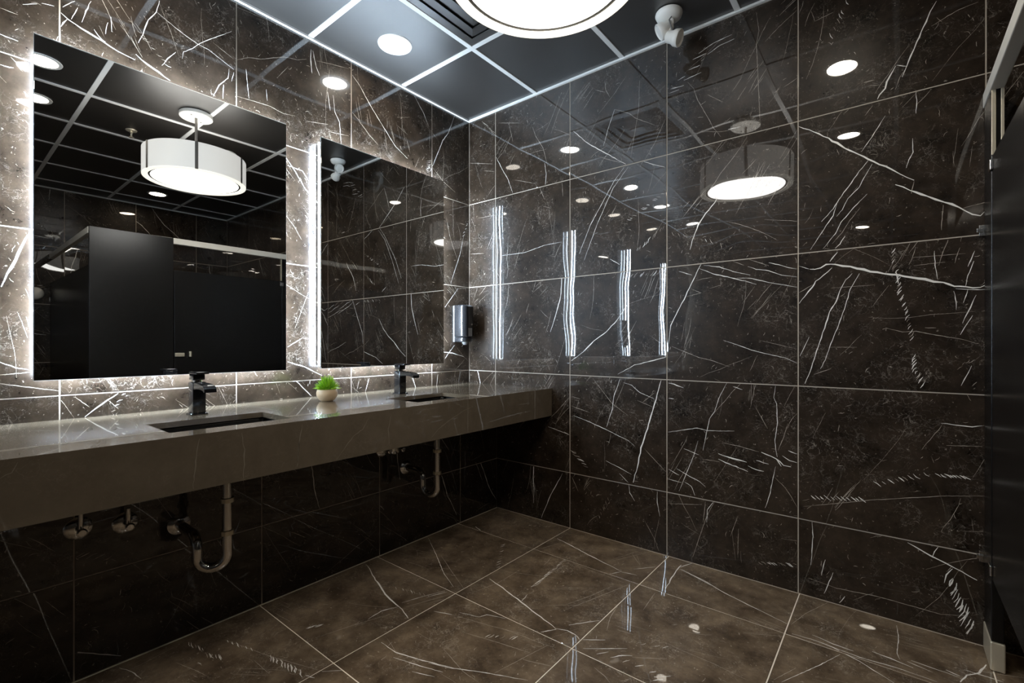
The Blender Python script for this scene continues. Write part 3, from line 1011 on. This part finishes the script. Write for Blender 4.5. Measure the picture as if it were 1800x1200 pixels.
# ---------------------------------------------------------------- drum pendant
PX, PY, PZ = 1.55, -1.275, 2.25     # centre of the lower rim
PR, PH = 0.302, 0.178
t = empty('pendant_lamp', (PX, PY, PZ), 'white drum pendant lamp on a short stem, hung from the ceiling grid', 'lamp')
obj('canopy', lathe([(0.0, H - PZ - 0.001), (0.098, H - PZ - 0.001), (0.10, H - PZ - 0.004), (0.10, H - PZ - 0.024), (0.096, H - PZ - 0.028), (0.0, H - PZ - 0.028)], 40), 'alu', t, smooth=35)
for sx in (-1, 1):
    obj('canopy_screw', lathe([(0.0, -0.004), (0.004, -0.003), (0.005, 0.0)], 10), 'bronze', t, (0.06 * sx * 0.7, 0.06 * sx * 0.7, H - PZ - 0.028))
bm = bmesh.new(); add_cyl(bm, (0, 0, PH - 0.02), (0, 0, H - PZ - 0.027), 0.0085, 16)
obj('stem', bm, 'bronze', t, smooth=35)
bm = bmesh.new(); add_lathe(bm, [(PR, 0.004), (PR + 0.002, 0.01), (PR + 0.002, PH - 0.004), (PR, PH), (PR - 0.006, PH), (PR - 0.006, 0.004), (PR, 0.004)], 72, caps=False)
obj('shade', bm, 'shade', t, smooth=35)
obj('top_cover', lathe([(0.012, PH - 0.02), (PR - 0.007, PH - 0.02), (PR - 0.007, PH - 0.014), (0.012, PH - 0.014)], 72), 'uplight', t, smooth=35)
bm = bmesh.new(); add_lathe(bm, [(PR + 0.001, 0.004), (PR + 0.001, 0.0), (PR - 0.030, -0.002), (PR - 0.033, 0.003), (PR - 0.006, 0.0045), (PR + 0.001, 0.004)], 72, caps=False)
obj('rim', bm, 'rim', t, smooth=35)
bm = bmesh.new(); add_lathe(bm, [(PR - 0.033, 0.004), (PR - 0.033, 0.014), (PR - 0.046, 0.014), (PR - 0.046, 0.004), (PR - 0.033, 0.004)], 72, caps=False)
obj('shadow_gap_ring', bm, 'bronze', t, smooth=35)
obj('diffuser', lathe([(0.0, 0.002), (PR - 0.06, 0.003), (PR - 0.046, 0.007), (PR - 0.046, 0.016), (0.0, 0.016)], 72), 'diffuser', t, smooth=35)
for k in range(6):
    a = math.radians(197 + 60 * k)
    c, s = math.cos(a), math.sin(a)
    bm = bmesh.new(); add_box(bm, (PR + 0.0021, -0.009, 0.001), (PR + 0.0045, 0.009, PH + 0.001))
    for v in bm.verts: v.co = Vector((v.co.x * c - v.co.y * s, v.co.x * s + v.co.y * c, v.co.z))
    obj('strap', bm, 'bronze', t)

# ---------------------------------------------------------------- twin-head emergency light
t = empty('emergency_light', (1.535, -0.20, H), 'white twin-head emergency light on the ceiling beside the right wall', 'light')
obj('canopy', lathe([(0.0, 0.0), (0.062, 0.0), (0.064, -0.008), (0.058, -0.022), (0.040, -0.034), (0.0, -0.037)], 36), 'white', t, smooth=50)
for sx, head_c, d in ((-1, (-0.022, -0.004, -0.070), (-0.75, -0.35, -0.50)), (1, (0.026, 0.0, -0.128), (0.80, 0.05, -0.38))):
    bm = bmesh.new()
    add_tube(bm, [(sx * 0.014, 0, -0.030), (sx * 0.018, 0, -0.05), tuple(Vector(head_c) - Vector(d).normalized() * 0.035)], 0.009, 12)
    obj('swivel_arm', bm, 'white', t, smooth=50)
    mt = axis_mtx(head_c, d)
    hd = obj('lamp_head', lathe([(0.0, -0.042), (0.020, -0.041), (0.026, -0.034), (0.029, -0.01), (0.037, 0.004), (0.040, 0.026), (0.037, 0.030), (0.034, 0.026), (0.0, 0.020)], 28, mt), 'white', t, smooth=50)
    obj('lens', lathe([(0.0, 0.0275), (0.020, 0.0265), (0.0335, 0.0235)], 28, mt), 'white', hd, smooth=50)
obj('cable', (lambda b: (add_tube(b, [(0.02, -0.02, -0.034), (0.012, -0.028, -0.052), (0.016, -0.02, -0.075), (0.022, -0.01, -0.098)], 0.003, 8), b)[1])(bmesh.new()), 'grey_plastic', t, smooth=50)

# sprinkler
t = empty('sprinkler', (2.22, -1.49, H + 0.004), 'small chrome sprinkler head in the ceiling, seen in the large mirror', 'sprinkler')
obj('escutcheon', lathe([(0.0, 0.0), (0.036, 0.0), (0.034, -0.006), (0.018, -0.01), (0.0, -0.01)], 28), 'steel', t, smooth=40)
bm = bmesh.new()
add_cyl(bm, (0, 0, -0.01), (0, 0, -0.022), 0.010)
add_tube(bm, [(0.009, 0, -0.02), (0.016, 0, -0.035), (0.004, 0, -0.052)], 0.003, 8)
add_tube(bm, [(-0.009, 0, -0.02), (-0.016, 0, -0.035), (-0.004, 0, -0.052)], 0.003, 8)
obj('frame', bm, 'steel', t, smooth=40)
obj('deflector', lathe([(0.0, -0.052), (0.018, -0.053), (0.018, -0.055), (0.0, -0.056)], 20), 'steel', t, smooth=40)

# square vent in the ceiling grid beside the pendant
t = empty('ceiling_vent', ((VENT[0] + 0.5) * G, -(VENT[1] + 0.5) * G, H), 'black square ceiling vent of nested frames behind the pendant', 'vent')
def sq_ring(a, b, z0, z1):
    """square funnel ring: outer half size a at z0 to inner b at z1"""
    bm = bmesh.new()
    def r(h, z): return [bm.verts.new((x * h, y * h, z)) for x, y in ((-1, -1), (1, -1), (1, 1), (-1, 1))]
    R = [r(a, z0), r(b, z1), r(b, z1 + 0.003), r(a, z0 + 0.003)]
    for A, B in zip(R, R[1:] + R[:1]):
        for k in range(4): bm.faces.new((A[k], A[(k + 1) % 4], B[(k + 1) % 4], B[k]))
    bmesh.ops.recalc_face_normals(bm, faces=bm.faces)
    return bm
obj('vent_frame', sq_ring(0.287, 0.245, 0.002, 0.002), 'panel', t)
for a, b in ((0.243, 0.185), (0.184, 0.120), (0.119, 0.052)):
    obj('vent_louvre', sq_ring(b, a, 0.0, 0.010), 'panel', t)
obj('vent_core', box((-0.05, -0.05, -0.004), (0.05, 0.05, 0.002), 0.002), 'panel', t)
obj('vent_back', box((-0.25, -0.25, 0.0165), (0.25, 0.25, 0.0195)), 'panel', t)

# ---------------------------------------------------------------- soap dispenser in the corner
def d_prof(bm, x0, x1, hw, z0, z1, r, mat=0, taper=0.0):
    """D-shaped block standing off the wall"""
    def ring(z, s, xs):
        pts = [(x0, -hw * s)]
        for k in range(7):
            a = -math.pi / 2 + math.pi / 2 * k / 6
            pts.append((xs - r + r * math.cos(a), -(hw * s - r) + r * math.sin(a)))
        for k in range(7):
            a = math.pi / 2 * k / 6
            pts.append((xs - r + r * math.cos(a), (hw * s - r) + r * math.sin(a)))
        pts.append((x0, hw * s))
        return [bm.verts.new((x, y, z)) for x, y in pts]
    R = [ring(z0 + 0.006, 1.0, x1 - taper), ring(z0, 0.93, x1 - taper - 0.006)][::-1] + [ring(z1 - 0.01, 1.0, x1), ring(z1, 0.9, x1 - 0.01)]
    for A, B in zip(R, R[1:]):
        n = len(A)
        for k in range(n): bm.faces.new((A[k], A[(k + 1) % n], B[(k + 1) % n], B[k]))
    bm.faces.new(R[0]); bm.faces.new(R[-1])
    bmesh.ops.recalc_face_normals(bm, faces=bm.faces)
def make_dispenser(y, label):
    t = empty('soap_dispenser', (0, y, 1.115), label, 'dispenser', 'soap dispensers on the mirror wall')
    bm = bmesh.new(); d_prof(bm, 0.012, 0.112, 0.055, 0.055, 0.275, 0.04); obj('cover', bm, 'plastic', t, smooth=35)
    bm = bmesh.new(); d_prof(bm, 0.012, 0.106, 0.050, 0.020, 0.0545, 0.038, taper=0.004); obj('push_bar', bm, 'plastic', t, smooth=35)
    obj('back_plate', box((0.0005, -0.056, 0.02), (0.012, 0.056, 0.272), 0.002), 'grey_plastic', t)
    obj('nozzle', lathe([(0.020, 0.0195), (0.016, 0.006), (0.010, 0.0), (0.0, 0.0)], 20), 'grey_plastic', t, (0.06, 0, 0), 40)
    obj('lock', lathe([(0.0, 0.0), (0.006, 0.0), (0.006, 0.003), (0.0, 0.003)], 12, axis_mtx((0.1122, 0.015, 0.14), (1, 0, 0))), 'chrome', t)
    obj('level_window', box((0.1105, -0.018, 0.06), (0.1128, 0.018, 0.115), 0.0008), 'grey_plastic', t)
make_dispenser(-0.105, 'black soap dispenser on the wall between the right mirror and the corner')
make_dispenser(-2.40, 'black soap dispenser left of the large mirror, reflected in the right wall')

# ---------------------------------------------------------------- potted plant
t = empty('potted_plant', (0.235, -1.235, CT), 'small round pale pot with a bright green grassy plant on the counter', 'plant')
obj('pot', lathe([(0.0, 0.0), (0.026, 0.0), (0.036, 0.007), (0.0475, 0.026), (0.049, 0.042), (0.045, 0.056), (0.040, 0.058), (0.040, 0.050), (0.0, 0.048)], 36), 'pot', t, smooth=50)
obj('filling', lathe([(0.0, 0.060), (0.025, 0.057), (0.0395, 0.0505), (0.0, 0.0485)], 24), 'soil', t, smooth=60)
rng = random.Random(3)
bm = bmesh.new()
for k in range(640):
    th = rng.uniform(0, 2 * math.pi); ph = math.acos(rng.uniform(0.02, 1.0))
    d = Vector((math.sin(ph) * math.cos(th), math.sin(ph) * math.sin(th), math.cos(ph)))
    base = Vector((d.x * 0.022, d.y * 0.022, 0.056)) + Vector((rng.gauss(0, 0.004), rng.gauss(0, 0.004), 0))
    R_ = 0.047 + 0.016 * (1 - d.z)
    tip = Vector((0, 0, 0.056)) + Vector((d.x * R_, d.y * R_, d.z * 0.072)) * rng.uniform(0.8, 1.12)
    tip.z = max(tip.z, 0.052)
    side = d.cross(Vector((rng.gauss(0, 1), rng.gauss(0, 1), rng.gauss(0, 1)))).normalized()
    wv = rng.uniform(0.0011, 0.0019)
    mid = base.lerp(tip, 0.55) + Vector((0, 0, 0.004))
    v = [bm.verts.new(p) for p in (base - side * wv * 0.6, base + side * wv * 0.6, mid + side * wv, tip, mid - side * wv)]
    f = bm.faces.new((v[0], v[1], v[2], v[4])); g = bm.faces.new((v[4], v[2], v[3]))
    mi = 1 if rng.random() < 0.3 else 0
    f.material_index = g.material_index = mi
o = obj('foliage', bm, ['leaf', 'leaf_dark'], t); o['kind'] = 'stuff'

# ---------------------------------------------------------------- plumbing under the counter
def make_drain(y, label, dx, dy):
    """tailpiece, U bend towards (dx, dy), then an elbow back into the wall"""
    t = empty('drain_pipe', (0.4985, y, 0.33), label, 'pipe', 'chrome drain pipes under the sinks')
    bm = bmesh.new(); add_cyl(bm, (0, 0, 0.100), (0, 0, 0.355), 0.0165, 20); obj('tailpiece', bm, 'chrome', t, smooth=40)
    bm = bmesh.new()
    R = 0.046
    def P(s, z): return (dx * s, dy * s, z)
    pts = [P(0, 0.0985), P(0, 0.06)] + [P(R - R * math.cos(a), 0.033 - R * math.sin(a)) for a in [math.pi * k / 12 for k in range(0, 13)]]
    ex, ey = dx * 2 * R, dy * 2 * R
    pts += [(ex, ey, 0.06)] + [(ex - 0.045 * (1 - math.cos(a)), ey, 0.06 + 0.045 * math.sin(a)) for a in [math.pi / 2 * k / 6 for k in range(1, 7)]]
    pts += [(-0.2325, ey, 0.105)]
    add_tube(bm, pts, 0.0175, 16); obj('trap', bm, 'chrome', t, smooth=40)
    for z in (0.108, 0.225):
        obj('slip_nut', lathe([(0.017, -0.009), (0.0225, -0.008), (0.0225, 0.008), (0.017, 0.009)], 10), 'steel', t, (0, 0, z))
    obj('wall_flange', lathe([(0.0176, 0.012), (0.024, 0.010), (0.038, 0.001), (0.038, 0.0), (0.0176, 0.0)], 28, axis_mtx((-0.2330, ey, 0.105), (1, 0, 0))), 'chrome', t, smooth=40)
make_drain(-1.775, 'chrome drain pipe with a bent trap below the left sink', -0.45, -0.893)
make_drain(-0.760, 'chrome drain pipe with a bent trap below the right sink, nearer the corner', -0.97, -0.24)
def make_valve(y, z, label):
    t = empty('shutoff_valve', (0.2655, y, z), label, 'valve', 'shutoff valves under the counter')
    ax = lambda x: axis_mtx((x, 0, 0), (1, 0, 0))
    obj('escutcheon', lathe([(0.0, 0.010), (0.012, 0.010), (0.034, 0.005), (0.038, 0.0), (0.0, 0.0)], 28, ax(0.0)), 'chrome', t, smooth=40)
    bm = bmesh.new(); add_cyl(bm, (0.01, 0, 0), (0.058, 0, 0), 0.0095); add_cyl(bm, (0.042, 0, 0), (0.042, 0, 0.06), 0.007)
    obj('valve_body', bm, 'chrome', t, smooth=40)
    bm = bmesh.new(); add_lathe(bm, [(0.0, 0.0), (0.011, 0.0), (0.014, 0.003), (0.014, 0.009), (0.010, 0.012), (0.0, 0.012)], 14, ax(0.0585))
    obj('handle', bm, 'chrome', t, smooth=30)
for y, z, lab in ((-2.143, 0.507, 'round chrome shutoff valve under the counter, farthest left'),
                  (-2.019, 0.489, 'round chrome shutoff valve under the counter, left of the left drain pipe'),
                  (-0.937, 0.560, 'small chrome shutoff valve just under the counter edge, left of the right drain pipe'),
                  (-0.850, 0.555, 'small chrome shutoff valve just under the counter edge, next to the right drain pipe')):
    make_valve(y, z, lab)

# ---------------------------------------------------------------- toilet stall
SX, ST = 2.644, 0.025
PT, DT = 2.045, 1.765         # top of posts, top of door
PYC = -1.66                   # stall corner
t = empty('toilet_stall', (SX, -0.8, 0), 'black toilet stall with a silver head rail, at the right edge and in the mirrors', 'partition')
def sp(name, lo, hi, mat, bevel=0.002, parent=None):
    lo = (lo[0] - SX, lo[1] + 0.8, lo[2]); hi = (hi[0] - SX, hi[1] + 0.8, hi[2])
    return obj(name, box(lo, hi, bevel), mat, parent or t)
pil = sp('pilaster', (SX, -0.165, 0.10), (SX + ST + 0.007, -0.012, PT - 0.052), 'black')
sp('shoe', (SX - 0.003, -0.168, 0.001), (SX + ST + 0.010, -0.0095, 0.099), 'steel', 0.004, pil)
for z in (1.54, 0.335):
    br = sp('wall_bracket', (SX - 0.014, -0.0115, z - 0.02), (SX + ST + 0.012, -0.0005, z + 0.02), 'chrome', 0.001)
    sp('bracket_screw', (SX - 0.0215, -0.022, z - 0.007), (SX - 0.0025, -0.0115, z + 0.007), 'chrome', 0.001, br)
pil2 = sp('pilaster', (SX, PYC, 0.10), (SX + ST + 0.007, -1.105, PT), 'black')
sp('shoe', (SX - 0.003, PYC - 0.003, 0.001), (SX + ST + 0.010, -1.102, 0.099), 'steel', 0.004, pil2)
dr = sp('door', (SX + 0.002, -1.098, 0.315), (SX + ST + 0.002, -0.171, DT), 'black')
dr['label'] = 'black stall door'
for xa, xb in ((0.0005, 0.0115), (0.0235, 0.0315)):
    sp('edge_cap', (SX + xa, -0.1690, DT + 0.004), (SX + xb, -0.1652, PT - 0.053), 'steel', 0.0008, pil)
lt = sp('latch', (SX - 0.014, -1.095, 1.010), (SX + 0.0015, -1.025, 1.042), 'steel', 0.003, dr)
sp('door_hook', (SX - 0.022, -0.990, 1.005), (SX + 0.0015, -0.972, 1.055), 'steel', 0.006, dr)
sp('hinge', (SX - 0.006, -0.186, DT - 0.05), (SX + 0.0015, -0.150, DT - 0.015), 'chrome', 0.002, dr)
sp('hinge', (SX - 0.006, -0.186, 0.33), (SX + 0.0015, -0.150, 0.365), 'chrome', 0.002, dr)
sp('head_rail', (SX - 0.003, -1.1045, PT - 0.0515), (SX + 0.034, -0.001, PT), 'alu', 0.003)
sp('side_panel', (SX + ST + 0.010, PYC, 0.315), (X1 - 0.012, PYC + ST, DT - 0.02), 'black')
sp('head_rail', (SX + ST + 0.010, PYC - 0.004, PT - 0.0515), (X1 - 0.001, PYC + 0.030, PT), 'alu', 0.003)
for z in (0.6, 1.55):
    sp('wall_bracket', (X1 - 0.0115, PYC - 0.006, z), (X1 - 0.0005, PYC + ST + 0.006, z + 0.05), 'chrome', 0.001)

# round fixture on the far wall, caught at the left edge of the large mirror
t = empty('wall_fixture', (X1 - 0.0005, -1.765, 1.63), 'small round pale wall fixture on the far wall, left edge of the large mirror', 'fixture')
obj('base', lathe([(0.0, 0.0), (0.066, 0.0), (0.066, 0.012), (0.0, 0.012)], 32, axis_mtx((0, 0, 0), (-1, 0, 0))), 'grey_plastic', t, smooth=40)
obj('dome', lathe([(0.062, 0.0125), (0.060, 0.03), (0.046, 0.047), (0.024, 0.056), (0.0, 0.058)], 32, axis_mtx((0, 0, 0), (-1, 0, 0))), 'white', t, smooth=60)
